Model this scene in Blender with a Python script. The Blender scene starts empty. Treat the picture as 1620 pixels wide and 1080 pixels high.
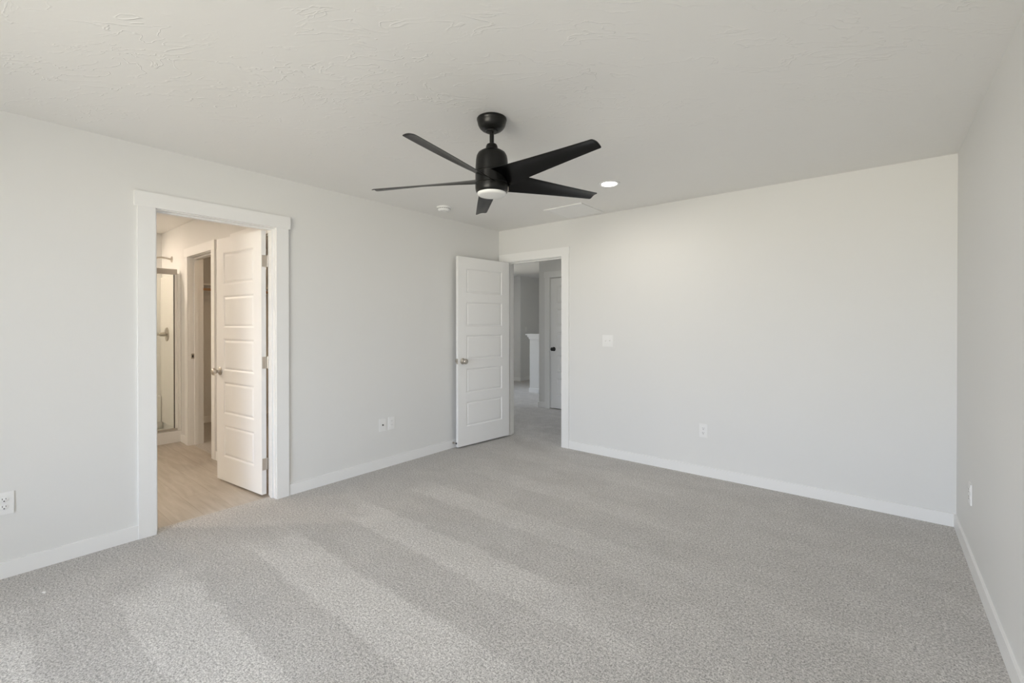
import bpy, bmesh, math, random
from mathutils import Vector, Matrix
random.seed(7)
S = bpy.context.scene
COL = S.collection

# ---------------------------------------------------------------- camera
R = math.radians
cam_d = bpy.data.cameras.new('camera')
cam = bpy.data.objects.new('camera', cam_d); COL.objects.link(cam)
cam_d.sensor_width = 36.0
cam_d.lens = 713.58 / 1620 * 36.0
cam_d.shift_y = -(540 - 515.55) / 1620
cam_d.clip_start = 0.02
cam.location = (0, 0, 1.32835)
cam.rotation_euler = (R(90 - 0.2688), 0, R(39.097))
S.camera = cam

# ---------------------------------------------------------------- world: daylight, cool sky above warm sunlit ground
W = bpy.data.worlds.new('world'); S.world = W; W.use_nodes = True
wn = W.node_tree.nodes; wl = W.node_tree.links; wn.clear()
tc = wn.new('ShaderNodeTexCoord'); sx = wn.new('ShaderNodeSeparateXYZ'); rp = wn.new('ShaderNodeValToRGB')
mr = wn.new('ShaderNodeMapRange'); bg = wn.new('ShaderNodeBackground'); wo = wn.new('ShaderNodeOutputWorld')
wl.new(tc.outputs['Generated'], sx.inputs[0]); wl.new(sx.outputs['Z'], mr.inputs['Value'])
mr.inputs['From Min'].default_value = -1; mr.inputs['From Max'].default_value = 1
wl.new(mr.outputs[0], rp.inputs[0]); wl.new(rp.outputs[0], bg.inputs[0]); wl.new(bg.outputs[0], wo.inputs[0])
cr = rp.color_ramp
cr.elements[0].position = 0.0; cr.elements[0].color = (0.95, 0.87, 0.74, 1)
cr.elements[1].position = 1.0; cr.elements[1].color = (0.72, 0.88, 1.15, 1)
for pos, c in ((0.485, (1.0, 0.93, 0.81, 1)), (0.515, (0.93, 0.98, 1.12, 1))):
    e = cr.elements.new(pos); e.color = c
bg.inputs['Strength'].default_value = 5.5

S.view_settings.view_transform = 'Standard'
S.view_settings.look = 'None'
S.view_settings.gamma = 1.0
S.view_settings.use_curve_mapping = False
S.view_settings.exposure = 1.29
S.cycles.use_denoising = True
S.cycles.max_bounces = 14
S.cycles.diffuse_bounces = 9
S.cycles.glossy_bounces = 4
S.cycles.transparent_max_bounces = 12
S.cycles.sample_clamp_indirect = 8.0

def area(name, loc, rot, sx_, sy_, power, color=(1, 1, 1), portal=False, shape='RECTANGLE', spread=None):
    l = bpy.data.lights.new(name, 'AREA'); l.shape = shape; l.size = sx_
    if shape in ('RECTANGLE', 'ELLIPSE'): l.size_y = sy_
    l.energy = power; l.color = color
    if spread: l.spread = spread
    if portal: l.cycles.is_portal = True
    o = bpy.data.objects.new(name, l); COL.objects.link(o); o.location = loc; o.rotation_euler = rot
    return o

# windows behind the camera (bedroom) and, added for its daylight, at the far left of the landing
WIN1 = (-2.30, 0.15, 0.35, 2.20)     # x0, x1, z0, z1 in the rear wall
WIN2 = (5.50, 6.90, 0.55, 2.15)     # y0, y1, z0, z1 in the landing's left wall; unseen, added to light the landing
YR = -2.50                          # rear wall of the bedroom
area('window_daylight', ((WIN1[0]+WIN1[1])/2, YR-0.10, (WIN1[2]+WIN1[3])/2), (R(90), 0, 0), WIN1[1]-WIN1[0], WIN1[3]-WIN1[2], 1, portal=True)
area('window_daylight', (-8.10, (WIN2[0]+WIN2[1])/2, (WIN2[2]+WIN2[3])/2), (R(90), 0, R(-90)), WIN2[1]-WIN2[0], WIN2[3]-WIN2[2], 1, portal=True)

# ---------------------------------------------------------------- materials
def srgb(r, g, b):
    f = lambda c: c/12.92 if c <= 0.04045 else ((c+0.055)/1.055)**2.4
    return (f(r/255), f(g/255), f(b/255), 1)

def mat(name, color, rough=0.5, metal=0.0, spec=0.5, bump=None, emit=None, coat=0.0):
    m = bpy.data.materials.new(name); m.use_nodes = True
    n = m.node_tree.nodes; l = m.node_tree.links; p = n['Principled BSDF']
    p.inputs['Base Color'].default_value = color if len(color) == 4 else (*color, 1)
    p.inputs['Roughness'].default_value = rough; p.inputs['Metallic'].default_value = metal
    p.inputs['Specular IOR Level'].default_value = spec
    if coat: p.inputs['Coat Weight'].default_value = coat
    if emit:
        p.inputs['Emission Color'].default_value = (*emit[0], 1); p.inputs['Emission Strength'].default_value = emit[1]
    if bump:
        scale, strength, dist = bump
        t = n.new('ShaderNodeTexCoord'); nz = n.new('ShaderNodeTexNoise'); b = n.new('ShaderNodeBump')
        nz.inputs['Scale'].default_value = scale; nz.inputs['Detail'].default_value = 3
        b.inputs['Strength'].default_value = strength; b.inputs['Distance'].default_value = dist
        l.new(t.outputs['Object'], nz.inputs['Vector']); l.new(nz.outputs['Fac'], b.inputs['Height']); l.new(b.outputs[0], p.inputs['Normal'])
    return m

M = {}
M['wall'] = mat('wall_paint', (0.745, 0.745, 0.735, 1), 0.55, spec=0.25, bump=(160, 0.12, 0.0015))
M['trim'] = mat('white_trim_paint', (0.83, 0.83, 0.825, 1), 0.38, spec=0.4)
M['door'] = mat('white_door_paint', (0.84, 0.84, 0.835, 1), 0.38, spec=0.4)
M['plastic'] = mat('white_plastic', (0.82, 0.82, 0.815, 1), 0.35)
M['slot'] = mat('dark_slot', (0.05, 0.05, 0.05, 1), 0.6)
M['lens_off'] = mat('frosted_lens', (0.88, 0.88, 0.86, 1), 0.25)
M['lens_on'] = mat('lit_lens', (0.9, 0.9, 0.9, 1), 0.4, emit=((1.0, 0.95, 0.88), 14.0))
M['lens_warm'] = mat('lit_warm_lens', (0.9, 0.85, 0.8, 1), 0.4, emit=((1.0, 0.80, 0.58), 10.0))
M['black'] = mat('matte_black_metal', (0.004, 0.004, 0.0035, 1), 0.34, spec=0.36)
M['blade'] = mat('black_blade', (0.0008, 0.0008, 0.0009, 1), 0.26, spec=0.27)
M['nickel'] = mat('satin_nickel', (0.55, 0.51, 0.46, 1), 0.28, metal=1.0)
M['blackmetal'] = mat('black_knob', (0.01, 0.01, 0.01, 1), 0.25)
M['alu'] = mat('brushed_frame', (0.52, 0.49, 0.45, 1), 0.38, metal=0.9)
M['gasket'] = mat('dark_gasket', (0.05, 0.045, 0.04, 1), 0.6)
M['fiberglass'] = mat('white_shower_fiberglass', (0.80, 0.79, 0.77, 1), 0.22, spec=0.5, coat=0.3)
M['wood'] = mat('varnished_rod', (0.50, 0.30, 0.17, 1), 0.4)
M['scrap'] = mat('white_scrap', (0.85, 0.84, 0.82, 1), 0.7)
M['rubber'] = mat('dark_rubber', (0.06, 0.06, 0.065, 1), 0.6)

def ceiling_mat():
    m = bpy.data.materials.new('trowelled_ceiling'); m.use_nodes = True
    n = m.node_tree.nodes; l = m.node_tree.links; p = n['Principled BSDF']
    p.inputs['Base Color'].default_value = (0.82, 0.815, 0.80, 1); p.inputs['Roughness'].default_value = 0.45
    p.inputs['Specular IOR Level'].default_value = 0.35
    t0 = n.new('ShaderNodeTexCoord')
    # the trowel was dragged roughly along one diagonal of the room: stretch the pattern that way
    rot = n.new('ShaderNodeMapping'); rot.vector_type = 'TEXTURE'; rot.inputs['Rotation'].default_value = (0, 0, R(38)); rot.inputs['Scale'].default_value = (2.1, 0.85, 1)
    l.new(t0.outputs['Object'], rot.inputs['Vector'])
    class _T: outputs = {'Object': rot.outputs['Vector']}
    t = _T()
    # warped coordinates
    w = n.new('ShaderNodeTexNoise'); w.inputs['Scale'].default_value = 3.2; w.inputs['Detail'].default_value = 2
    l.new(t.outputs['Object'], w.inputs['Vector'])
    vs = n.new('ShaderNodeVectorMath'); vs.operation = 'SCALE'; vs.inputs['Scale'].default_value = 0.35
    l.new(w.outputs['Color'], vs.inputs[0])
    va = n.new('ShaderNodeVectorMath'); va.operation = 'ADD'
    l.new(t.outputs['Object'], va.inputs[0]); l.new(vs.outputs[0], va.inputs[1])
    # thin ridges: |noise-0.5| small, masked by a second noise
    r = n.new('ShaderNodeTexNoise'); r.inputs['Scale'].default_value = 11.5; r.inputs['Detail'].default_value = 2.5
    r.inputs['Roughness'].default_value = 0.55
    l.new(va.outputs[0], r.inputs['Vector'])
    s = n.new('ShaderNodeMath'); s.operation = 'SUBTRACT'; s.inputs[1].default_value = 0.5; l.new(r.outputs['Fac'], s.inputs[0])
    a = n.new('ShaderNodeMath'); a.operation = 'ABSOLUTE'; l.new(s.outputs[0], a.inputs[0])
    mp = n.new('ShaderNodeMapRange'); mp.interpolation_type = 'SMOOTHSTEP'
    mp.inputs['From Min'].default_value = 0.0; mp.inputs['From Max'].default_value = 0.020
    mp.inputs['To Min'].default_value = 1; mp.inputs['To Max'].default_value = 0
    l.new(a.outputs[0], mp.inputs['Value'])
    k = n.new('ShaderNodeTexNoise'); k.inputs['Scale'].default_value = 6.0; k.inputs['Detail'].default_value = 3
    l.new(t.outputs['Object'], k.inputs['Vector'])
    km = n.new('ShaderNodeMapRange'); km.interpolation_type = 'SMOOTHSTEP'
    km.inputs['From Min'].default_value = 0.40; km.inputs['From Max'].default_value = 0.62
    l.new(k.outputs['Fac'], km.inputs['Value'])
    mu = n.new('ShaderNodeMath'); mu.operation = 'MULTIPLY'; l.new(mp.outputs[0], mu.inputs[0]); l.new(km.outputs[0], mu.inputs[1])
    f = n.new('ShaderNodeTexNoise'); f.inputs['Scale'].default_value = 45; f.inputs['Detail'].default_value = 3
    l.new(t.outputs['Object'], f.inputs['Vector'])
    fm = n.new('ShaderNodeMath'); fm.operation = 'MULTIPLY_ADD'; fm.inputs[1].default_value = 0.16
    l.new(f.outputs['Fac'], fm.inputs[0]); l.new(mu.outputs[0], fm.inputs[2])
    b = n.new('ShaderNodeBump'); b.inputs['Strength'].default_value = 0.34; b.inputs['Distance'].default_value = 0.004
    b.invert = False
    l.new(fm.outputs[0], b.inputs['Height']); l.new(b.outputs[0], p.inputs['Normal'])
    return m
M['ceiling'] = ceiling_mat()

def carpet_mat():
    m = bpy.data.materials.new('grey_carpet'); m.use_nodes = True
    n = m.node_tree.nodes; l = m.node_tree.links; p = n['Principled BSDF']
    p.inputs['Roughness'].default_value = 0.95; p.inputs['Specular IOR Level'].default_value = 0.1
    p.inputs['Sheen Weight'].default_value = 0.12
    def N(t, **kw):
        x = n.new(t)
        for a, v in kw.items():
            if a in x.inputs: x.inputs[a].default_value = v
            else: setattr(x, a, v)
        return x
    def math_(op, a, b=None, c=None):
        x = n.new('ShaderNodeMath'); x.operation = op
        for i, v in enumerate((a, b, c)):
            if v is None: continue
            if isinstance(v, (int, float)): x.inputs[i].default_value = v
            else: l.new(v, x.inputs[i])
        return x.outputs[0]
    def smooth(v, lo, hi, a=0.0, b=1.0):
        x = n.new('ShaderNodeMapRange'); x.interpolation_type = 'SMOOTHSTEP'
        x.inputs['From Min'].default_value = lo; x.inputs['From Max'].default_value = hi
        x.inputs['To Min'].default_value = a; x.inputs['To Max'].default_value = b
        l.new(v, x.inputs['Value']); return x.outputs[0]
    t = n.new('ShaderNodeTexCoord'); obj = t.outputs['Object']
    sp = n.new('ShaderNodeSeparateXYZ'); l.new(obj, sp.inputs[0])
    X, Y = sp.outputs['X'], sp.outputs['Y']
    def noise(scale, detail=2, off=(0, 0, 0), st=(1, 1, 1), rough=0.5):
        mp = n.new('ShaderNodeMapping'); mp.inputs['Location'].default_value = off; mp.inputs['Scale'].default_value = st
        l.new(obj, mp.inputs['Vector'])
        z = n.new('ShaderNodeTexNoise'); z.inputs['Scale'].default_value = scale; z.inputs['Detail'].default_value = detail
        z.inputs['Roughness'].default_value = rough
        l.new(mp.outputs[0], z.inputs['Vector']); return z.outputs['Fac']
    # vacuum tracks: light and dark bands along X, ragged edges
    wob = math_('MULTIPLY_ADD', noise(4.5, 4, (3, 1, 0)), 0.10, -0.05)
    wob2 = math_('MULTIPLY_ADD', noise(22, 3, (1, 5, 0)), 0.09, -0.045)
    y2 = math_('ADD', math_('ADD', Y, wob), wob2)
    ph = math_('MULTIPLY', math_('SUBTRACT', y2, 0.628), 2*math.pi/0.592)
    band = math_('COSINE', ph)
    # light bands get narrower towards the back
    thr = smooth(Y, 0.2, 3.2, -0.05, 0.45)
    band = smooth(math_('SUBTRACT', band, thr), -0.16, 0.16)
    xw = math_('ADD', X, math_('MULTIPLY_ADD', noise(3.0, 3, (7, 2, 0)), 0.9, -0.45))
    mask = math_('MULTIPLY', smooth(xw, -3.05, -2.75), smooth(xw, -1.75, -0.45, 1.0, 0.12))
    mask = math_('MULTIPLY', mask, smooth(Y, 1.5, 3.3, 1.0, 0.35))
    band = math_('MULTIPLY', band, mask)
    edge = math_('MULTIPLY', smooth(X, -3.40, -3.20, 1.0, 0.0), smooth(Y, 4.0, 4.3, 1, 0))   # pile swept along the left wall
    blot = smooth(noise(2.3, 5, (0, 0, 0), (1, 1.7, 1), 0.62), 0.42, 0.60)
    blot2 = smooth(noise(8.5, 4, (4, 9, 0), (1, 1, 1), 0.6), 0.40, 0.62)
    tone = math_('ADD', math_('MULTIPLY', band, 0.62), math_('MULTIPLY', blot, 0.22))
    tone = math_('ADD', tone, math_('MULTIPLY', blot2, 0.14))
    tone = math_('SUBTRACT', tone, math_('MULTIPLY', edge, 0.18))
    hall = smooth(Y, 4.05, 4.2)
    tone = math_('ADD', tone, math_('MULTIPLY', math_('MULTIPLY', blot2, 0.25), hall))
    # fibre speckle
    f1 = noise(160, 2, (0, 0, 0), (1, 1, 1), 0.7); f2 = noise(80, 2, (2, 2, 2), (1, 1, 1), 0.6)
    fib = math_('ADD', math_('MULTIPLY', f1, 0.65), math_('MULTIPLY', f2, 0.35))
    fs = smooth(fib, 0.33, 0.67)
    mix1 = n.new('ShaderNodeMixRGB'); mix1.inputs[1].default_value = (0.455, 0.440, 0.422, 1); mix1.inputs[2].default_value = (0.585, 0.568, 0.548, 1)
    l.new(tone, mix1.inputs[0])
    hs = n.new('ShaderNodeMixRGB'); hs.blend_type = 'MULTIPLY'; hs.inputs[0].default_value = 1
    g = n.new('ShaderNodeValToRGB'); g.color_ramp.elements[0].color = (0.53, 0.525, 0.52, 1); g.color_ramp.elements[1].color = (1.48, 1.48, 1.48, 1)
    l.new(fs, g.inputs[0]); l.new(mix1.outputs[0], hs.inputs[1]); l.new(g.outputs[0], hs.inputs[2])
    l.new(hs.outputs[0], p.inputs['Base Color'])
    b = n.new('ShaderNodeBump'); b.inputs['Strength'].default_value = 0.5; b.inputs['Distance'].default_value = 0.006
    l.new(fib, b.inputs['Height']); l.new(b.outputs[0], p.inputs['Normal'])
    return m
M['carpet'] = carpet_mat()

def plank_mat():
    m = bpy.data.materials.new('light_oak_planks'); m.use_nodes = True
    n = m.node_tree.nodes; l = m.node_tree.links; p = n['Principled BSDF']
    p.inputs['Roughness'].default_value = 0.42; p.inputs['Specular IOR Level'].default_value = 0.3
    t = n.new('ShaderNodeTexCoord')
    br = n.new('ShaderNodeTexBrick'); br.offset = 0.37; br.inputs['Scale'].default_value = 1.0
    br.inputs['Brick Width'].default_value = 1.22; br.inputs['Row Height'].default_value = 0.18
    br.inputs['Mortar Size'].default_value = 0.0012; br.inputs['Mortar Smooth'].default_value = 0.0
    br.inputs['Color1'].default_value = (0.43, 0.385, 0.335, 1); br.inputs['Color2'].default_value = (0.48, 0.44, 0.39, 1)
    br.inputs['Mortar'].default_value = (0.33, 0.28, 0.23, 1)
    l.new(t.outputs['Object'], br.inputs['Vector'])
    mp = n.new('ShaderNodeMapping'); mp.inputs['Scale'].default_value = (1.0, 9.0, 1.0)
    nz = n.new('ShaderNodeTexNoise'); nz.inputs['Scale'].default_value = 3.0; nz.inputs['Detail'].default_value = 6; nz.inputs['Distortion'].default_value = 0.6
    l.new(t.outputs['Object'], mp.inputs[0]); l.new(mp.outputs[0], nz.inputs['Vector'])
    g = n.new('ShaderNodeValToRGB'); g.color_ramp.elements[0].position = 0.3; g.color_ramp.elements[1].position = 0.7
    g.color_ramp.elements[0].color = (0.84, 0.82, 0.79, 1); g.color_ramp.elements[1].color = (1.08, 1.08, 1.08, 1)
    l.new(nz.outputs['Fac'], g.inputs[0])
    mx = n.new('ShaderNodeMixRGB'); mx.blend_type = 'MULTIPLY'; mx.inputs[0].default_value = 1
    l.new(br.outputs['Color'], mx.inputs[1]); l.new(g.outputs[0], mx.inputs[2]); l.new(mx.outputs[0], p.inputs['Base Color'])
    return m
M['plank'] = plank_mat()

def glass_mat(name, tint, refl):
    m = bpy.data.materials.new(name); m.use_nodes = True
    n = m.node_tree.nodes; l = m.node_tree.links; n.clear()
    tr = n.new('ShaderNodeBsdfTransparent'); tr.inputs[0].default_value = (*tint, 1)
    gl = n.new('ShaderNodeBsdfGlossy'); gl.inputs['Roughness'].default_value = 0.02
    fr = n.new('ShaderNodeFresnel'); fr.inputs[0].default_value = refl
    mx = n.new('ShaderNodeMixShader'); o = n.new('ShaderNodeOutputMaterial')
    l.new(fr.outputs[0], mx.inputs[0]); l.new(tr.outputs[0], mx.inputs[1]); l.new(gl.outputs[0], mx.inputs[2]); l.new(mx.outputs[0], o.inputs[0])
    return m
M['pane'] = glass_mat('window_glass', (0.97, 0.98, 0.97), 1.45)
M['shower_glass'] = glass_mat('shower_glass', (0.95, 0.96, 0.94), 1.3)

# ---------------------------------------------------------------- mesh helpers
def box(bm, x0, x1, y0, y1, z0, z1, mtx=None):
    vs = [bm.verts.new((x, y, z)) for x in (x0, x1) for y in (y0, y1) for z in (z0, z1)]
    for f in ((0, 1, 3, 2), (4, 6, 7, 5), (0, 4, 5, 1), (2, 3, 7, 6), (0, 2, 6, 4), (1, 5, 7, 3)):
        bm.faces.new([vs[i] for i in f])
    if mtx is not None: bmesh.ops.transform(bm, matrix=mtx, verts=vs)
    return vs

def lathe(bm, prof, seg=40, mtx=None, close=True):
    rings = []; new = []
    for r, z in prof:
        if r <= 1e-6:
            v = bm.verts.new((0, 0, z)); rings.append([v]); new.append(v)
        else:
            ring = [bm.verts.new((r*math.cos(2*math.pi*i/seg), r*math.sin(2*math.pi*i/seg), z)) for i in range(seg)]
            rings.append(ring); new += ring
    for a, b in zip(rings[:-1], rings[1:]):
        for i in range(seg):
            j = (i+1) % seg
            if len(a) == 1 and len(b) == 1: continue
            if len(a) == 1: bm.faces.new((a[0], b[i], b[j]))
            elif len(b) == 1: bm.faces.new((a[i], a[j], b[0]))
            else: bm.faces.new((a[i], a[j], b[j], b[i]))
    if mtx is not None: bmesh.ops.transform(bm, matrix=mtx, verts=new)
    return new

def tube(bm, pts, rad, seg=14, mtx=None):
    pts = [Vector(p) for p in pts]; rings = []; new = []
    for i, p in enumerate(pts):
        d = (pts[min(i+1, len(pts)-1)] - pts[max(i-1, 0)]).normalized()
        up = Vector((0, 0, 1)) if abs(d.z) < 0.9 else Vector((1, 0, 0))
        a = d.cross(up).normalized(); b = d.cross(a).normalized()
        rr = rad[i] if isinstance(rad, (list, tuple)) else rad
        ring = [bm.verts.new(p + (a*math.cos(2*math.pi*k/seg) + b*math.sin(2*math.pi*k/seg))*rr) for k in range(seg)]
        rings.append(ring); new += ring
    for a, b in zip(rings[:-1], rings[1:]):
        for k in range(seg):
            j = (k+1) % seg; bm.faces.new((a[k], a[j], b[j], b[k]))
    bm.faces.new(rings[0][::-1]); bm.faces.new(rings[-1])
    if mtx is not None: bmesh.ops.transform(bm, matrix=mtx, verts=new)
    return new

def bevel(bm, w, seg=2, ang=30):
    es = [e for e in bm.edges if len(e.link_faces) == 2 and e.calc_face_angle(0) > R(ang)]
    if es: bmesh.ops.bevel(bm, geom=es, offset=w, segments=seg, affect='EDGES', profile=0.5, clamp_overlap=True)

def tag(o, label=None, cat=None, group=None, kind=None):
    if label: o['label'] = label
    if cat: o['category'] = cat
    if group: o['group'] = group
    if kind: o['kind'] = kind
    return o

def obj(name, bm, m, parent=None, smooth=None, bev=0.0, bseg=2, loc=None, rotz=None):
    if bev: bevel(bm, bev, bseg)
    bmesh.ops.recalc_face_normals(bm, faces=bm.faces[:])
    me = bpy.data.meshes.new(name); bm.to_mesh(me); bm.free()
    me.materials.append(M[m])
    if smooth is not None:
        for p in me.polygons: p.use_smooth = True
        try: me.set_sharp_from_angle(angle=R(smooth))
        except Exception: pass
    o = bpy.data.objects.new(name, me); COL.objects.link(o)
    if parent: o.parent = parent
    if loc: o.location = loc
    if rotz is not None: o.rotation_euler = (0, 0, rotz)
    return o

def boxobj(name, m, b, parent=None, bev=0.0, smooth=None):
    bm = bmesh.new(); box(bm, *b); return obj(name, bm, m, parent, smooth, bev)

def empty(name, loc, rotz=0, label=None, cat=None, group=None, kind=None):
    o = bpy.data.objects.new(name, None); COL.objects.link(o); o.empty_display_size = 0.1
    o.location = loc; o.rotation_euler = (0, 0, rotz)
    return tag(o, label, cat, group, kind)

def dup(root, loc, rotz=None, label=None, group=None):
    r = root.copy(); COL.objects.link(r); r.location = loc
    if rotz is not None: r.rotation_euler = (0, 0, rotz)
    if label: r['label'] = label
    if group: r['group'] = group
    for ch in list(root.children):
        c = ch.copy(); COL.objects.link(c); c.parent = r
        for g in list(ch.children):
            d = g.copy(); COL.objects.link(d); d.parent = c
    return r

def wall(name, axis, p0, p1, u0, u1, z0, z1, holes, label, m='wall'):
    """slab between p0 and p1 on axis (0: normal along X, 1: normal along Y) with rectangular holes (u0,u1,z0,z1)"""
    us = sorted({u0, u1, *[h[0] for h in holes], *[h[1] for h in holes]})
    zs = sorted({z0, z1, *[h[2] for h in holes], *[h[3] for h in holes]})
    solid = lambda i, j: 0 <= i < len(us)-1 and 0 <= j < len(zs)-1 and not any(
        h[0]-1e-6 <= us[i] and us[i+1] <= h[1]+1e-6 and h[2]-1e-6 <= zs[j] and zs[j+1] <= h[3]+1e-6 for h in holes)
    bm = bmesh.new()
    P = (lambda p, u, z: (p, u, z)) if axis == 0 else (lambda p, u, z: (u, p, z))
    def quad(*c): bm.faces.new([bm.verts.new(P(*q)) for q in c])
    for i in range(len(us)-1):
        for j in range(len(zs)-1):
            if not solid(i, j): continue
            a, b, c, d = us[i], us[i+1], zs[j], zs[j+1]
            quad((p0, a, c), (p0, b, c), (p0, b, d), (p0, a, d)); quad((p1, a, c), (p1, a, d), (p1, b, d), (p1, b, c))
            if not solid(i-1, j): quad((p0, a, c), (p0, a, d), (p1, a, d), (p1, a, c))
            if not solid(i+1, j): quad((p0, b, c), (p1, b, c), (p1, b, d), (p0, b, d))
            if not solid(i, j-1): quad((p0, a, c), (p1, a, c), (p1, b, c), (p0, b, c))
            if not solid(i, j+1): quad((p0, a, d), (p0, b, d), (p1, b, d), (p1, a, d))
    bmesh.ops.remove_doubles(bm, verts=bm.verts[:], dist=1e-5)
    o = obj(name, bm, m)
    return tag(o, label, 'wall', None, 'structure')

# ---------------------------------------------------------------- key dimensions
XL, XR, YB, H = -3.5485, 0.3988, 4.1193, 2.44
TW = 0.115
XLo, YBo = XL - TW, YB + TW           # far faces of the left and back walls
BD = (0.796, 1.520)                   # bathroom door opening (y)
ED = (-3.4225, -2.654)                # entry door opening (x)
DH = 2.052                            # door opening height
YW = 1.600                            # bathroom wall that holds the closet door
CD1 = (-5.835, -5.120)                # closet door openings (x)
CD2 = (-4.500, -3.775)
XS = -6.870                           # shower back wall
YC = 5.885                            # landing wall with a door
D3 = (-4.005, -3.235)

# ---------------------------------------------------------------- structure
XH0, YH1 = -8.0, 10.0
bm = bmesh.new()
box(bm, XL-0.082, XR+TW, YR-TW, YBo, -0.10, 0)                # bedroom
box(bm, XH0-TW, -1.0, YBo, YH1+TW, -0.10, 0)                  # landing
box(bm, -7.03-TW, XL-0.082, YW+0.03, YBo, -0.10, 0)           # closet
tag(obj('floor', bm, 'carpet'), 'light grey carpet with pale vacuum tracks running across the room', 'floor', None, 'structure')
tag(boxobj('floor_bathroom', 'plank', (-7.03-TW, XL-0.082, YR-TW, YW+0.03, -0.10, 0.0)), 'light oak plank floor beyond the left doorway', 'floor', None, 'structure')
tag(boxobj('ceiling', 'ceiling', (XH0-TW, XR+TW, YR-TW, YH1+TW, H, H+0.12)), 'hand-trowelled off-white ceiling', 'ceiling', None, 'structure')

wall('wall_left', 0, XLo, XL, YR-TW, YB, 0, H, [(BD[0]-0.02, BD[1]+0.02, 0, DH+0.02)], 'light grey wall on the left with the bathroom doorway')
wall('wall_back', 1, YB, YBo, XH0-TW, XR+TW, 0, H, [(ED[0]-0.02, ED[1]+0.02, 0, DH+0.02)], 'light grey far wall with the narrow doorway at its left end')
wall('wall_right', 0, XR, XR+TW, YR-TW, YB, 0, H, [], 'plain light grey wall at the right edge')
wall('wall_rear', 1, YR-TW, YR, XL, XR, 0, H, [WIN1], 'wall behind the camera with the bedroom window')
wall('wall_closet_side', 1, YW, YW+TW, -7.03-TW, XLo, 0, H, [(CD1[0]-0.02, CD1[1]+0.02, 0, DH+0.02), (CD2[0]-0.02, CD2[1]+0.02, 0, DH+0.02)], 'bathroom wall that holds the closet doorway')
wall('wall_shower', 0, XS-TW, XS, YR-TW, YW, 0, H, [], 'bathroom wall behind the shower')
wall('wall_bathroom_rear', 1, YR-TW, YR, XS, XLo, 0, H, [], 'rear wall of the bathroom')
wall('wall_shower_end', 1, -0.055, 0.06, XS, -6.10, 0, H, [], 'short wall at the near end of the shower')
wall('wall_closet_far', 0, -7.03-TW, -7.03, YW+TW, 3.20, 0, H, [], 'far end wall inside the dark closet')
wall('wall_closet_back', 1, 3.20, 3.20+TW, -7.03-TW, XLo, 0, H, [], 'long back wall inside the closet')
wall('wall_landing', 1, YC, YC+TW, -4.225, -1.0, 0, H, [(D3[0]-0.02, D3[1]+0.02, 0, DH+0.02)], 'grey wall beyond the far doorway with a white door in it')
wall('wall_landing_return', 0, -4.225, -4.225+TW, YC+TW, YH1, 0, H, [], 'wall running back from the landing corner')
wall('wall_landing_end', 0, -1.0, -1.0+TW, YBo, YH1, 0, H, [], 'end wall of the landing on the right')
wall('wall_landing_left', 0, XH0-TW, XH0, YBo, YH1, 0, H, [WIN2], 'outer wall of the landing with an added unseen window')
wall('wall_stair_front', 1, 8.25, 8.25+TW, XH0, -6.45, 0, H, [], 'grey wall at the far end of the landing facing the room')
wall('wall_stair_side', 0, -6.45-TW, -6.45, 8.25+TW, YH1, 0, H, [], 'shaded grey wall behind the half wall')
wall('wall_landing_far', 1, YH1, YH1+TW, XH0, -1.0, 0, H, [], 'farthest wall of the landing')
# half wall with cap
hw = empty('wall_half', (-4.75, 7.078, 0), 0, 'waist-high half wall with a white moulded cap on the landing', 'half wall', None, 'structure')
boxobj('wall_body', 'wall', (-0.51, 0.52, -0.058, 0.057, 0, 1.04), hw)
bm = bmesh.new(); box(bm, -0.585, 0.52, -0.098, 0.097, 1.108, 1.135); box(bm, -0.555, 0.52, -0.083, 0.082, 1.075, 1.108); box(bm, -0.525, 0.52, -0.073, 0.072, 1.035, 1.075)
obj('cap', bm, 'trim', hw, bev=0.004)
boxobj('baseboard', 'trim', (-0.523, 0.52, -0.071, -0.058, 0, 0.086), hw, 0.003)

# baseboards
BH, BT = 0.085, 0.0125
def base(name, b, label): tag(boxobj(name, 'trim', b, bev=0.004), label, 'baseboard', None, 'structure')
CW = 0.090
base('baseboard_left', (XL, XL+BT, YR, BD[0]-0.005-CW, 0, BH), 'white baseboard on the left wall nearer than the bathroom doorway')
base('baseboard_left.001', (XL, XL+BT, BD[1]+0.009+CW, YB-BT, 0, BH), 'white baseboard on the left wall beyond the bathroom doorway')
base('baseboard_back', (ED[1]+0.005+CW, XR-BT, YB-BT, YB, 0, BH), 'white baseboard along the far wall')
base('baseboard_right', (XR-BT, XR, YR, YB, 0, BH), 'white baseboard along the right wall')
base('baseboard_rear', (XL+BT, XR-BT, YR, YR+BT, 0, BH), 'white baseboard under the window behind the camera')
base('baseboard_bathroom', (-6.11, CD1[0]-0.005-CW, YW-BT, YW, 0, BH), 'short white baseboard between shower and closet door casing')
base('baseboard_bathroom.001', (CD1[1]+0.005+CW, CD2[0]-0.005-CW, YW-BT, YW, 0, BH), 'white baseboard on the bathroom wall right of the closet doorway')
base('baseboard_closet', (-7.03, -7.03+BT, YW+TW, 3.2, 0, BH), 'white baseboard seen inside the dark closet')
base('baseboard_landing', (-4.225, D3[0]-0.005-CW, YC-BT, YC, 0, BH), 'short white baseboard left of the landing door')
base('baseboard_landing.001', (D3[1]+0.005+CW, -1.0, YC-BT, YC, 0, BH), 'white baseboard right of the landing door')
base('baseboard_landing.002', (XH0, -6.45, 8.25-BT, 8.25, 0, BH), 'white baseboard at the foot of the farthest facing wall')
base('baseboard_landing.003', (-6.45, -6.45+BT, 8.25-BT, YH1, 0, BH), 'white baseboard at the foot of the shaded landing wall')
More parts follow.
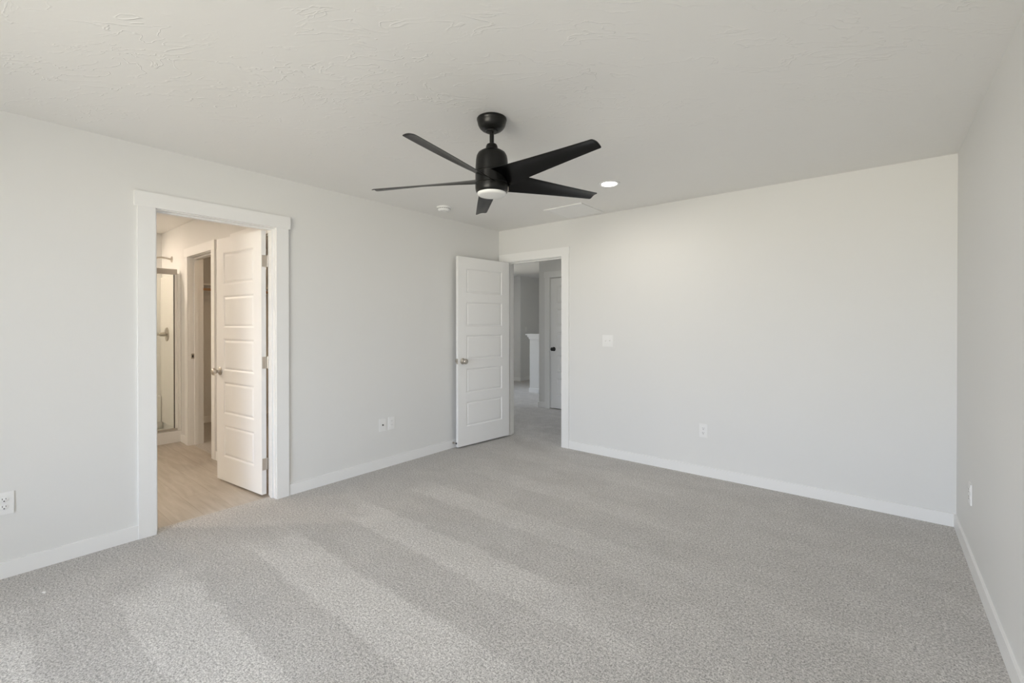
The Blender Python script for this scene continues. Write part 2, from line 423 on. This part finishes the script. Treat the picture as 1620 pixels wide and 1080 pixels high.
base('baseboard_landing.004', (-4.225-BT, -4.225, YC-BT, 7.02-0.0, 0, BH), 'white baseboard running back from the landing corner')

# door casings + jambs.  local frame: x along the opening, y out of the wall towards the viewer side, z up
def casing(name, origin, rotz, w, label, legs=(CW, CW), both=True, over=0.014, stopy=None, overs=None):
    """origin = left end of the opening on the wall face; local +x along the opening, local -y towards the viewer"""
    e = empty(name, origin, rotz, label, 'door casing', None, 'structure')
    t = 0.018; g = 0.005
    sides = [(-t, 0.0)] + ([(TW, TW+t)] if both else [])
    ov = overs or (over, over)
    for k, (a, b) in enumerate(sides):
        boxobj('casing_leg', 'trim', (-g-legs[0], -g, a, b, 0, DH+g), e, 0.0015)
        boxobj('casing_leg', 'trim', (w+g, w+g+legs[1], a, b, 0, DH+g), e, 0.0015)
        aa, bb = (a-0.003, b) if k == 0 else (a, b+0.003)
        boxobj('casing_head', 'trim', (-g-legs[0]-ov[0], w+g+legs[1]+ov[1], aa, bb, DH+g, DH+g+0.092), e, 0.0015)
    bm = bmesh.new()
    box(bm, -0.018, 0, 0, TW, 0, DH+0.018); box(bm, w, w+0.018, 0, TW, 0, DH+0.018); box(bm, 0, w, 0, TW, DH, DH+0.018)
    obj('jamb', bm, 'trim', e)
    s0, s1 = stopy
    bm = bmesh.new()
    box(bm, 0, 0.011, s0, s1, 0, DH-0.011); box(bm, w-0.011, w, s0, s1, 0, DH-0.011); box(bm, 0, w, s0, s1, DH-0.011, DH)
    obj('stop_strip', bm, 'trim', e, bev=0.002)
    return e
# bathroom door: wall face x=XL, viewer on +x side. local x -> +y, local y -> -x
t1 = casing('trim_1', (XL, BD[0], 0), R(90), BD[1]-BD[0], 'wide flat white casing around the bathroom doorway in the left wall', stopy=(0.035, 0.072))
# entry door: wall face y=YB, viewer on -y side
t2 = casing('trim_2', (ED[0], YB, 0), 0, ED[1]-ED[0], 'flat white casing around the far doorway beside the corner', stopy=(0.045, 0.080), overs=(0.014, 0.003))
t3 = casing('trim_3', (CD1[0], YW, 0), 0, CD1[1]-CD1[0], 'white casing around the closet doorway seen through the bathroom doorway', stopy=(0.045, 0.080))
t4 = casing('trim_4', (CD2[0], YW, 0), 0, CD2[1]-CD2[0], 'white casing of the dark doorway behind the open bathroom door', legs=(CW, CW), stopy=(0.045, 0.080), overs=(0.014, 0.0))
t5 = casing('trim_5', (D3[0], YC, 0), 0, D3[1]-D3[0], 'white casing around the closed landing door', stopy=(0.046, 0.085))

# ---------------------------------------------------------------- doors
def leaf_mesh(w, h, t=0.035, stile=0.112):
    """five-panel leaf: x 0..w, y 0..t, z 0..h with moulded panels on both faces"""
    bm = bmesh.new()
    top, bot, mid = 0.120, 0.200, 0.090
    ph = (h - top - bot - 4*mid)/5
    pz = [(bot + k*(ph+mid), bot + k*(ph+mid) + ph) for k in range(5)]
    xs = [0, stile, w-stile, w]; zs = [0]
    for a, b in pz: zs += [a, b]
    zs.append(h)
    for side in (0, 1):
        y = 0 if side == 0 else t; s = 1 if side == 0 else -1
        for j in range(len(zs)-1):
            for i in range(3):
                x0, x1, z0, z1 = xs[i], xs[i+1], zs[j], zs[j+1]
                if i == 1 and j % 2 == 1:
                    rings = []
                    for ins, dep in ((0, 0), (0.005, 0.0012), (0.013, 0.0075), (0.017, 0.0080), (0.028, 0.0030), (0.036, 0.0022)):
                        rings.append([bm.verts.new(p) for p in ((x0+ins, y+s*dep, z0+ins), (x1-ins, y+s*dep, z0+ins), (x1-ins, y+s*dep, z1-ins), (x0+ins, y+s*dep, z1-ins))])
                    for a, b in zip(rings[:-1], rings[1:]):
                        for k in range(4):
                            q = (k+1) % 4; bm.faces.new((a[k], a[q], b[q], b[k]))
                    bm.faces.new(rings[-1])
                else:
                    bm.faces.new([bm.verts.new(p) for p in ((x0, y, z0), (x1, y, z0), (x1, y, z1), (x0, y, z1))])
    for j in range(len(zs)-1):
        for x in (0, w):
            bm.faces.new([bm.verts.new(p) for p in ((x, 0, zs[j]), (x, t, zs[j]), (x, t, zs[j+1]), (x, 0, zs[j+1]))])
    for i in range(3):
        for z in (0, h):
            bm.faces.new([bm.verts.new(p) for p in ((xs[i], 0, z), (xs[i+1], 0, z), (xs[i+1], t, z), (xs[i], t, z))])
    bmesh.ops.remove_doubles(bm, verts=bm.verts[:], dist=1e-5)
    return bm

KNOB = [(0.0, 0.0), (0.0325, 0.0), (0.033, 0.004), (0.030, 0.008), (0.018, 0.011), (0.0125, 0.016), (0.0115, 0.026), (0.014, 0.031),
        (0.022, 0.036), (0.0275, 0.043), (0.0290, 0.051), (0.0270, 0.059), (0.0210, 0.065), (0.012, 0.0675), (0.0, 0.068)]
def knob(parent, x, y, z, direction, m='nickel'):
    """direction: +1 towards local +y, -1 towards -y"""
    bm = bmesh.new(); lathe(bm, KNOB, 32, Matrix.Translation((x, y, z)) @ Matrix.Rotation(R(-90*direction), 4, 'X'))
    return obj('knob', bm, m, parent, 50)

def door(name, pin, ang, w, h, z0, label, knob_m='nickel', hinges=True, latch=True, knob_h=0.93, faces=(1, -1), hz=(1.79, 1.01, 0.235), yo=0.003):
    e = empty(name, (*pin, 0), ang, label, 'door', None, 'structure')
    bm = leaf_mesh(w, h); bmesh.ops.translate(bm, verts=bm.verts[:], vec=(0.004, yo, z0))
    l = obj('leaf', bm, 'door', e)
    kx = 0.004 + w - 0.060
    if 1 in faces: knob(e, kx, yo+0.0355, knob_h, 1, knob_m)
    if -1 in faces: knob(e, kx, yo-0.0005, knob_h, -1, knob_m)
    if latch:
        bm = bmesh.new(); xx = w + 0.004
        box(bm, xx, xx+0.0016, yo+0.005, yo+0.030, knob_h-0.029, knob_h+0.029); box(bm, xx+0.0016, xx+0.009, yo+0.011, yo+0.024, knob_h-0.009, knob_h+0.009)
        obj('latch', bm, knob_m, e, bev=0.0006)
    if hinges:
        for zc in hz:
            bm = bmesh.new()
            box(bm, 0.0015, 0.0038, 0.000, yo+0.031, zc-0.045, zc+0.045)
            bevel(bm, 0.0006, 1)
            for q in range(5):
                a = zc-0.045+q*0.018
                lathe(bm, [(0, a+0.0006), (0.0062, a+0.0006), (0.0062, a+0.0174), (0, a+0.0174)], 16)
            lathe(bm, [(0, zc+0.045), (0.0045, zc+0.046), (0.0045, zc+0.050), (0, zc+0.051)], 12)
            hg = obj('hinge', bm, 'nickel', e, 40)
            bm = bmesh.new()
            for zz, yy in ((-0.033, yo+0.023), (0.0, yo+0.013), (0.033, yo+0.023)):
                lathe(bm, [(0, 0), (0.0038, 0.0), (0.0038, 0.0008), (0, 0.0012)], 12, Matrix.Translation((0.0015, yy, zc+zz)) @ Matrix.Rotation(R(-90), 4, 'Y'))
            obj('screw', bm, 'alu', hg, 40)
    return e
a1 = math.atan2(-0.1045, -0.9945)
door('door_1', (XLo-0.004, BD[1]-0.0015), a1, 0.711, 2.03, 0.016, 'open white five-panel door swung into the bathroom', hz=(1.812, 1.030, 0.248), yo=0.0130)
a2 = math.atan2(-0.9954, -0.0958)
door('door_2', (ED[0]+0.0015, YB-0.004), a2, 0.762, 2.03, 0.018, 'open white five-panel door resting near the left wall corner')
# landing door: latch on the left, hinges on the right (hidden); leaf face toward the room
e3 = door('door_3', (D3[1]-0.001, YC+0.044), R(180), 0.762, 2.03, 0.012, 'closed white panel door with black knob beyond the far doorway', 'blackmetal', hinges=False, latch=False, knob_h=0.935)

# strike plate on the closet jamb
sp = empty('strike_plate', (CD1[0], YW+0.030, 0.975), 0, 'small metal strike plate on the closet door jamb', 'strike plate')
bm = bmesh.new()
for b in ((0, 0.0015, -0.014, -0.007, -0.028, 0.028), (0, 0.0015, 0.007, 0.014, -0.028, 0.028), (0, 0.0015, -0.007, 0.007, 0.012, 0.028), (0, 0.0015, -0.007, 0.007, -0.028, -0.012)): box(bm, *b)
obj('plate', bm, 'nickel', sp)
boxobj('latch_hole', 'slot', (0, 0.0006, -0.007, 0.007, -0.012, 0.012), sp)

# ---------------------------------------------------------------- windows (behind the camera / out of view on the landing, added for light)
def window(name, origin, rotz, w, h, label):
    e = empty(name, origin, rotz, label, 'window', None, 'structure')
    bm = bmesh.new(); d0, d1 = 0.030, 0.085; f = 0.045
    box(bm, 0, f, d0, d1, 0, h); box(bm, w-f, w, d0, d1, 0, h); box(bm, f, w-f, d0, d1, 0, f); box(bm, f, w-f, d0, d1, h-f, h)
    box(bm, w/2-f/2, w/2+f/2, d0, d1, f, h-f)
    obj('window_frame', bm, 'plastic', e, bev=0.003)
    boxobj('pane', 'pane', (f, w/2-f/2, 0.055, 0.059, f, h-f), e)
    boxobj('pane', 'pane', (w/2+f/2, w-f, 0.055, 0.059, f, h-f), e)
    boxobj('sill', 'trim', (-0.04, w+0.04, -0.030, 0.030, -0.020, 0.001), e, 0.003)
    return e
window('window_1', (WIN1[1], YR, WIN1[2]), R(180), WIN1[1]-WIN1[0], WIN1[3]-WIN1[2], 'wide white-framed bedroom window behind the camera')
window('window_2_added', (XH0, WIN2[0], WIN2[2]), R(90), WIN2[1]-WIN2[0], WIN2[3]-WIN2[2], 'unseen white-framed window added to light the landing from its left end')  # added opening that lets daylight onto the landing


# ---------------------------------------------------------------- ceiling fan
FC = (-1.6306, 1.8330)
fan = empty('ceiling_fan', (*FC, H), 0, 'matte black five-blade ceiling fan with white light lens', 'ceiling fan')
def fl(name, prof, m, seg=56, parent=fan, sm=35):
    bm = bmesh.new(); lathe(bm, [(r, z-H) for r, z in prof], seg); return obj(name, bm, m, parent, sm)
fl('canopy', [(0, 2.4398), (0.0790, 2.4398), (0.0808, 2.437), (0.0808, 2.430), (0.0785, 2.427), (0.0775, 2.420), (0.0740, 2.405), (0.0660, 2.390), (0.0540, 2.379), (0.0400, 2.373), (0.0340, 2.372), (0.0335, 2.368), (0.0220, 2.367), (0, 2.367)], 'black')
fl('downrod', [(0, 2.368), (0.0120, 2.368), (0.0120, 2.295), (0, 2.295)], 'black', 24)
fl('collar', [(0, 2.303), (0.021, 2.303), (0.0275, 2.299), (0.0310, 2.290), (0.0340, 2.276), (0.0370, 2.264), (0, 2.264)], 'black', 40)
hs = fl('motor_housing', [(0, 2.268), (0.036, 2.2675), (0.058, 2.263), (0.074, 2.252), (0.0825, 2.236), (0.0860, 2.215), (0.0880, 2.180), (0.0890, 2.1490), (0.0872, 2.1475), (0.0872, 2.1455), (0.0890, 2.1440),
                     (0.0893, 2.086), (0.0875, 2.0845), (0.0875, 2.0825), (0.0893, 2.081), (0.0893, 2.064), (0.0875, 2.050), (0.0830, 2.040), (0.0795, 2.037), (0, 2.040)], 'black', 72)
fl('light_lens', [(0, 2.045), (0.0785, 2.045), (0.0788, 2.037), (0.0765, 2.029), (0.0715, 2.0245), (0.060, 2.0225), (0, 2.0215)], 'lens_off', 64, sm=60)
bm = bmesh.new(); tube(bm, [(0.0770, 0.0400, -0.372), (0.0800, 0.0415, -0.378), (0.0800, 0.0415, -0.396), (0.0740, 0.0385, -0.401)], 0.0035)
obj('lens_clip', bm, 'alu', fan, 60)
ph0 = -0.1072
def blade(k):
    bm = bmesh.new(); a = ph0 + R(72)*k
    u = Vector((math.cos(a), math.sin(a), 0)); v = Vector((-u.y, u.x, 0))
    def sta(r):
        t = (r-0.09)/(0.66-0.09)
        return 0.0691+(0.0394-0.0691)*t, 0.4774+(0.2108-0.4774)*min(1, max(0, t))**0.85, 2.104-0.005*t, -0.0029+0.0023*t
    rtip = 0.682; NS, NC = 30, 12; cr_ = 0.009
    top, bot = [], []
    for i in range(NS+1):
        s = i/NS; s = 1-(1-s)**2.4
        rc = 0.045 + (rtip-0.045)*s
        w, pt, z0, e = sta(rc)
        half = w
        d = rtip-rc
        if d < cr_: half = w - cr_ + math.sqrt(max(0, cr_*cr_-(cr_-d)**2))
        rowt, rowb = [], []
        for j in range(NC+1):
            q = -1+2*j/NC; x = e + q*half
            camber = 0.006*(1-q*q)
            th = 0.0032*(1-abs(q)**6*0.7)*(1.0 if d > 0.004 else 0.6)
            for sgn, row in ((1, rowt), (-1, rowb)):
                p = u*rc + v*(x*math.cos(pt)); z = z0 - x*math.sin(pt) + camber + sgn*th
                z += 0.0231*p.x + 0.0051*p.y
                row.append(bm.verts.new((p.x, p.y, z-H)))
        top.append(rowt); bot.append(rowb)
    for i in range(NS):
        for j in range(NC):
            bm.faces.new((top[i][j], top[i+1][j], top[i+1][j+1], top[i][j+1])); bm.faces.new((bot[i][j], bot[i][j+1], bot[i+1][j+1], bot[i+1][j]))
        for j in (0, NC): bm.faces.new((top[i][j], bot[i][j], bot[i+1][j], top[i+1][j]))
    for i in (0, NS):
        for j in range(NC): bm.faces.new((top[i][j], top[i][j+1], bot[i][j+1], bot[i][j]))
    return obj('blade', bm, 'blade', fan, 40)
for k in range(5): blade(k)

# ---------------------------------------------------------------- recessed lights
def can_light(loc, label, lens, group=None):
    e = empty('recessed_light', loc, 0, label, 'ceiling light', group)
    bm = bmesh.new(); lathe(bm, [(0.058, -0.0025), (0.064, -0.006), (0.078, -0.0075), (0.0850, -0.005), (0.0860, -0.0003), (0.058, -0.0003)], 48)
    for f in bm.faces: pass
    obj('trim_ring', bm, 'plastic', e, 50)
    bm = bmesh.new(); lathe(bm, [(0, -0.0042), (0.050, -0.0040), (0.0590, -0.0028), (0.0590, -0.0005), (0, -0.0005)], 48)
    obj('lens', bm, lens, e, 50)
    return e
can_light((-1.662, 3.268, H), 'round white recessed light glowing beyond the ceiling fan', 'lens_on')
can_light((-1.662, 0.400, H), 'unseen recessed light added as fill on the near side of the fan', 'lens_on')  # can out of view, added with its lamp as bedroom fill
area('recessed_lamp', (-1.662, 0.400, H-0.012), (0, 0, 0), 0.11, 0.11, 1.5, (1.0, 0.93, 0.84), shape='DISK')  # fill lamp under the added near can
can_light((-6.48, 0.62, H), 'warm recessed light above the shower basin', 'lens_warm', 'bathroom ceiling lights')
can_light((-4.95, -0.35, H), 'warm recessed light near the bathroom doorway', 'lens_warm', 'bathroom ceiling lights')
area('recessed_lamp', (-1.662, 3.268, H-0.012), (0, 0, 0), 0.11, 0.11, 1.5, (1.0, 0.93, 0.84), shape='DISK')
area('bathroom_lamp', (-6.48, 0.62, H-0.012), (0, 0, 0), 0.11, 0.11, 7.5, (1.0, 0.84, 0.68), shape='DISK')
area('bathroom_lamp', (-4.95, -0.35, H-0.012), (0, 0, 0), 0.11, 0.11, 8.5, (1.0, 0.85, 0.70), shape='DISK')
can_light((-5.3, 2.45, H), 'unseen warm ceiling light added to brighten the closet', 'lens_warm')  # added fixture, lifts the brightness inside the closet
area('closet_fill', (-5.3, 2.45, H-0.012), (0, 0, 0), 0.11, 0.11, 2.4, (1.0, 0.66, 0.36), shape='DISK')  # warm fill for the closet interior
# vanity light bar on the bathroom's rear wall
vb = empty('vanity_light', (-5.0, YR, 2.02), 0, 'three-globe vanity light bar on the bathroom rear wall', 'wall light')
boxobj('backplate', 'nickel', (-0.30, 0.30, 0.0, 0.03, -0.05, 0.05), vb, 0.006)
for gx in (-0.2, 0, 0.2):
    bm = bmesh.new(); bmesh.ops.create_uvsphere(bm, u_segments=24, v_segments=14, radius=0.06, matrix=Matrix.Translation((gx, 0.10, 0))); obj('globe', bm, 'lens_warm', vb, 60)
area('vanity_lamp', (-5.0, YR+0.18, 2.02), (R(80), 0, R(180)), 0.6, 0.1, 14.0, (1.0, 0.87, 0.74))

# ---------------------------------------------------------------- smoke detector
sd = empty('smoke_detector', (-3.215, 2.930, H), 0, 'round white smoke detector on the ceiling by the far left corner', 'smoke detector')
bm = bmesh.new(); lathe(bm, [(0, -0.0003), (0.068, -0.0003), (0.069, -0.010), (0.066, -0.013), (0, -0.013)], 48); obj('base', bm, 'plastic', sd, 40)
bm = bmesh.new(); lathe(bm, [(0, -0.0125), (0.060, -0.0125), (0.060, -0.020), (0.056, -0.032), (0.048, -0.038), (0.030, -0.040), (0.028, -0.0385), (0, -0.0385)], 48); hd = obj('cover', bm, 'plastic', sd, 40)
bm = bmesh.new()
for i in range(20):
    m_ = Matrix.Rotation(2*math.pi*i/20, 4, 'Z'); box(bm, 0.0588, 0.0608, -0.006, 0.006, -0.021, -0.0165, m_)
obj('vent_slots', bm, 'slot', sd)
bm = bmesh.new(); lathe(bm, [(0, -0.0385), (0.009, -0.0385), (0.009, -0.0405), (0, -0.041)], 24); obj('test_button', bm, 'plastic', sd, 40)

# ---------------------------------------------------------------- ceiling vent
cv = empty('ceiling_vent', (-2.326, 3.822, H), 0, 'square white return air grille in the ceiling by the far wall', 'ceiling vent')
bm = bmesh.new(); a = 0.212; b_ = 0.188
for q in ((-a, a, -a, -b_), (-a, a, b_, a), (-a, -b_, -b_, b_), (b_, a, -b_, b_)): box(bm, q[0], q[1], q[2], q[3], -0.010, -0.0003)
obj('frame', bm, 'plastic', cv, bev=0.003)
bm = bmesh.new()
for i in range(26):
    y = -b_ + (i+0.5)*2*b_/26
    box(bm, -b_, b_, -0.0085, 0.0085, -0.0007, 0.0007, Matrix.Translation((0, y, -0.0055)) @ Matrix.Rotation(R(-20), 4, 'X'))
tag(obj('louvers', bm, 'plastic', cv), None)

# ---------------------------------------------------------------- wall plates. local: plate in XZ plane, faces local -Y
def plate(name, loc, rotz, label, cat, w=0.070, h=0.115, kind='duplex', group=None):
    e = empty(name, loc, rotz, label, cat, group)
    bm = bmesh.new(); box(bm, -w/2, w/2, -0.0055, 0.0, -h/2, h/2); bevel(bm, 0.002, 2); obj('plate', bm, 'plastic', e)
    f = -0.0055
    if kind == 'duplex':
        for zc in (0.0195, -0.0195):
            bm = bmesh.new(); lathe(bm, [(0, 0), (0.0170, 0), (0.0170, 0.0018), (0.0160, 0.0024), (0, 0.0024)], 28, Matrix.Translation((0, f, zc)) @ Matrix.Rotation(R(90), 4, 'X') @ Matrix.Scale(0.86, 4, (0, 1, 0)))
            rc = obj('receptacle', bm, 'plastic', e, 40)
            y0, y1 = f-0.0032, f-0.0022
            boxobj('slot', 'slot', (-0.0075, -0.0052, y0, y1, zc+0.0005, zc+0.0085), rc); boxobj('slot', 'slot', (0.0052, 0.0075, y0, y1, zc+0.0012, zc+0.0080), rc)
            bm = bmesh.new(); lathe(bm, [(0, 0), (0.0030, 0), (0.0030, 0.001), (0, 0.001)], 14, Matrix.Translation((0, y1, zc-0.0070)) @ Matrix.Rotation(R(90), 4, 'X'))
            obj('ground_hole', bm, 'slot', rc)
        bm = bmesh.new(); lathe(bm, [(0, 0), (0.0032, 0), (0.0032, 0.0008), (0, 0.0012)], 14, Matrix.Translation((0, f, 0)) @ Matrix.Rotation(R(90), 4, 'X')); obj('screw', bm, 'plastic', e, 40)
    elif kind == 'coax':
        bm = bmesh.new(); lathe(bm, [(0, 0), (0.0075, 0), (0.0070, 0.003), (0.0048, 0.003), (0.0048, 0.010), (0, 0.010)], 20, Matrix.Translation((0, f, 0)) @ Matrix.Rotation(R(90), 4, 'X')); obj('connector', bm, 'rubber', e, 40)
        for zc in (0.030, -0.030):
            bm = bmesh.new(); lathe(bm, [(0, 0), (0.0032, 0), (0.0032, 0.0008), (0, 0.0012)], 14, Matrix.Translation((0, f, zc)) @ Matrix.Rotation(R(90), 4, 'X')); obj('screw', bm, 'plastic', e, 40)
    elif kind == 'decor':
        bm = bmesh.new(); box(bm, -0.0168, 0.0168, f-0.0022, f, -0.0335, 0.0335); bevel(bm, 0.001, 1); rc = obj('receptacle', bm, 'plastic', e)
        for zc in (0.018, -0.018):
            boxobj('slot', 'slot', (-0.0075, -0.0058, f-0.0026, f-0.0020, zc, zc+0.0070), rc); boxobj('slot', 'slot', (0.0058, 0.0075, f-0.0026, f-0.0020, zc, zc+0.0065), rc)
    elif kind == 'switch':
        n_ = 2 if w > 0.1 else 1
        for k in range(n_):
            xc = (k-(n_-1)/2)*0.046
            boxobj('surround', 'plastic', (xc-0.0055, xc+0.0055, f-0.0012, f, -0.013, 0.013), e)
            bm = bmesh.new(); box(bm, xc-0.0040, xc+0.0040, f-0.013, f+0.001, -0.0065, 0.0045, Matrix.Translation((xc, f, 0)) @ Matrix.Rotation(R(28 if k == 0 else -28), 4, 'X') @ Matrix.Translation((-xc, -f, 0)))
            bevel(bm, 0.0008, 1); obj('toggle', bm, 'plastic', e)
            for zc in (0.030, -0.030):
                bm = bmesh.new(); lathe(bm, [(0, 0), (0.0030, 0), (0.0030, 0.0008), (0, 0.0012)], 14, Matrix.Translation((xc, f, zc)) @ Matrix.Rotation(R(90), 4, 'X')); obj('screw', bm, 'plastic', e, 40)
    return e
LW = R(90)      # plates on the left wall face +x
plate('wall_outlet', (XL, 0.152, 0.390), LW, 'white duplex outlet low on the left wall at the picture edge', 'outlet')
plate('coax_plate', (XL, 2.472, 0.397), LW, 'white jack plate with one dark connector low on the left wall', 'wall plate', kind='coax')
plate('wall_outlet', (XL, 2.569, 0.399), LW, 'white outlet low on the left wall right beside the jack plate', 'outlet', kind='decor')
plate('wall_outlet', (-1.186, YB, 0.395), 0, 'white duplex outlet low in the middle of the far wall', 'outlet')
plate('wall_outlet', (XR, 3.530, 0.390), R(-90), 'white outlet plate on the right wall near the far corner', 'outlet')
plate('light_switch', (-2.107, YB, 1.159), 0, 'double white toggle switch plate right of the far doorway', 'light switch', w=0.116, h=0.116, kind='switch')
plate('light_switch', (-6.45, 8.46, 1.200), LW, 'single white switch plate on the shaded landing wall', 'light switch', kind='switch')

# ---------------------------------------------------------------- door stop on the left baseboard
ds = empty('door_stop', (XL+BT, 3.350, 0.056), 0, 'short rigid door stop on the left baseboard beside the open door', 'door stop')
bm = bmesh.new(); lathe(bm, [(0, 0), (0.011, 0), (0.011, 0.003), (0.0045, 0.006), (0.0045, 0.045), (0, 0.045)], 20, Matrix.Rotation(R(90), 4, 'Y')); obj('shaft', bm, 'nickel', ds, 40)
bm = bmesh.new(); lathe(bm, [(0, 0.045), (0.0085, 0.045), (0.0095, 0.050), (0.0090, 0.058), (0, 0.060)], 20, Matrix.Rotation(R(90), 4, 'Y')); obj('rubber_tip', bm, 'rubber', ds, 40)

# ---------------------------------------------------------------- scrap on the carpet
bm = bmesh.new()
pts = [(-0.014, -0.004, 0.001), (-0.004, -0.008, 0.004), (0.008, -0.005, 0.006), (0.015, 0.002, 0.003), (0.006, 0.007, 0.001), (-0.008, 0.005, 0.002)]
lo = [bm.verts.new(p) for p in pts]; hi = [bm.verts.new((x*0.9, y*0.9, z+0.003)) for x, y, z in pts]
bm.faces.new(lo[::-1]); bm.faces.new(hi)
for i in range(6): bm.faces.new((lo[i], lo[(i+1) % 6], hi[(i+1) % 6], hi[i]))
tag(obj('paper_scrap', bm, 'scrap', loc=(-3.193, 0.267, 0.0)), 'tiny white scrap lying on the carpet near the left wall', 'scrap')

# ---------------------------------------------------------------- shower
CX0, CX1 = -6.215, -6.112
sh = empty('shower_stall', (CX1, 0.84, 0), 0, 'glossy white one-piece shower stall with raised curb on the plank floor', 'shower stall')
bm = bmesh.new(); box(bm, CX0-CX1, 0, -0.76, 0.7575, 0.0005, 0.128); obj('curb', bm, 'fiberglass', sh, 40, 0.012, 4)
bm = bmesh.new(); box(bm, XS-CX1+0.001, CX0-CX1, -0.76, 0.7575, 0.0005, 0.040); obj('basin', bm, 'fiberglass', sh)
OX, OY, OZ = XS-CX1, 1.5995-0.84, 0.128
WX = CX1 - XS
bm = bmesh.new(); box(bm, 0.022, WX-0.012, -0.022, 0, 0, 1.765); bmesh.ops.translate(bm, verts=bm.verts[:], vec=(OX, OY, OZ)); obj('side_panel', bm, 'fiberglass', sh, bev=0.004)
bm = bmesh.new(); box(bm, WX-0.085, WX-0.012, -0.0300, -0.0225, 0, 1.765); bmesh.ops.translate(bm, verts=bm.verts[:], vec=(OX, OY, OZ)); obj('front_flange', bm, 'fiberglass', sh, bev=0.003)
bm = bmesh.new(); box(bm, 0.001, 0.022, -1.515, 0, -0.0870, 1.765); bmesh.ops.translate(bm, verts=bm.verts[:], vec=(OX, OY, OZ)); obj('back_panel', bm, 'fiberglass', sh)
bm = bmesh.new(); box(bm, 0.0225, 0.075, -1.500, -0.0225, 0.0, 0.330); bmesh.ops.translate(bm, verts=bm.verts[:], vec=(OX, OY, OZ)); obj('ledge', bm, 'fiberglass', sh, 40, 0.02, 3)
sdv = empty('shower_door', (-6.165, 1.577, 0.128), 0, 'framed clear glass shower door with dark seal line', 'shower door')
bm = bmesh.new(); box(bm, -0.022, 0.022, -1.495, -0.008, 1.755, 1.815); obj('header_rail', bm, 'alu', sdv, bev=0.003)
bm = bmesh.new(); box(bm, -0.016, 0.016, -0.030, -0.008, 0.026, 1.755); obj('wall_stile', bm, 'fiberglass', sdv, bev=0.003)
bm = bmesh.new(); box(bm, -0.018, 0.018, -1.495, -0.008, 0.0005, 0.026); obj('bottom_rail', bm, 'alu', sdv, bev=0.003)
bm = bmesh.new(); box(bm, -0.006, 0.010, -0.0375, -0.0305, 0.027, 1.754); obj('seal_strip', bm, 'gasket', sdv)
bm = bmesh.new(); box(bm, -0.003, 0.003, -1.490, -0.038, 0.027, 1.754); obj('glass_panel', bm, 'shower_glass', sdv)

va = empty('shower_valve', (-6.575, 1.577, 1.205), 0, 'round brushed nickel shower valve with lever handle', 'shower valve')
RX = Matrix.Rotation(R(90), 4, 'X')
bm = bmesh.new(); lathe(bm, [(0, 0), (0.082, 0), (0.083, 0.004), (0.070, 0.010), (0.030, 0.013), (0, 0.014)], 44, RX); obj('escutcheon', bm, 'nickel', va, 40)
bm = bmesh.new(); lathe(bm, [(0, 0.012), (0.026, 0.012), (0.024, 0.050), (0.020, 0.075), (0, 0.077)], 30, RX); tube(bm, [(0, -0.060, 0.0), (-0.01, -0.095, -0.004), (-0.02, -0.150, -0.006)], [0.011, 0.009, 0.007]); obj('lever_handle', bm, 'nickel', va, 40)
sa = empty('shower_fixture', (-6.460, 1.599, 2.088), 0, 'curved nickel shower arm and head above the surround', 'shower head')
bm = bmesh.new(); lathe(bm, [(0, 0), (0.036, 0), (0.036, 0.004), (0.015, 0.014), (0, 0.014)], 32, RX); obj('flange', bm, 'nickel', sa, 40)
bm = bmesh.new(); tube(bm, [(0, -0.010, 0), (0, -0.05, 0.008), (0, -0.10, 0.012), (0, -0.135, 0.006), (0, -0.160, -0.014), (0, -0.178, -0.040)], 0.0105); obj('arm', bm, 'nickel', sa, 60)
bm = bmesh.new(); lathe(bm, [(0, 0), (0.014, 0), (0.018, 0.02), (0.042, 0.05), (0.044, 0.062), (0, 0.062)], 32, Matrix.Translation((0, -0.176, -0.036)) @ Matrix.Rotation(R(145), 4, 'X')); obj('spray_head', bm, 'nickel', sa, 40)

# ---------------------------------------------------------------- closet shelf and rod
cs = empty('closet_shelf', (-7.03, 2.46, 1.84), 0, 'white closet shelf seen through the inner doorway', 'closet shelf')
boxobj('board', 'trim', (0.0005, 0.30, -0.744, 0.739, -0.010, 0.010), cs)
boxobj('cleat', 'trim', (0.0005, 0.018, -0.744, 0.739, -0.080, -0.0105), cs)
cr2 = empty('closet_rod', (-6.75, 2.46, 1.775), 0, 'wooden hanging rod below the closet shelf', 'closet rod')
bm = bmesh.new(); tube(bm, [(0, -0.738, 0), (0, 0.734, 0)], 0.016, 20); obj('rod', bm, 'wood', cr2, 60)
for yy in (-0.744, 0.739):
    bm = bmesh.new(); lathe(bm, [(0, 0), (0.028, 0), (0.028, 0.004), (0, 0.004)], 24, Matrix.Translation((0, yy, 0)) @ Matrix.Rotation(R(90 if yy > 0 else -90), 4, 'X')); obj('rod_socket', bm, 'plastic', cr2, 40)
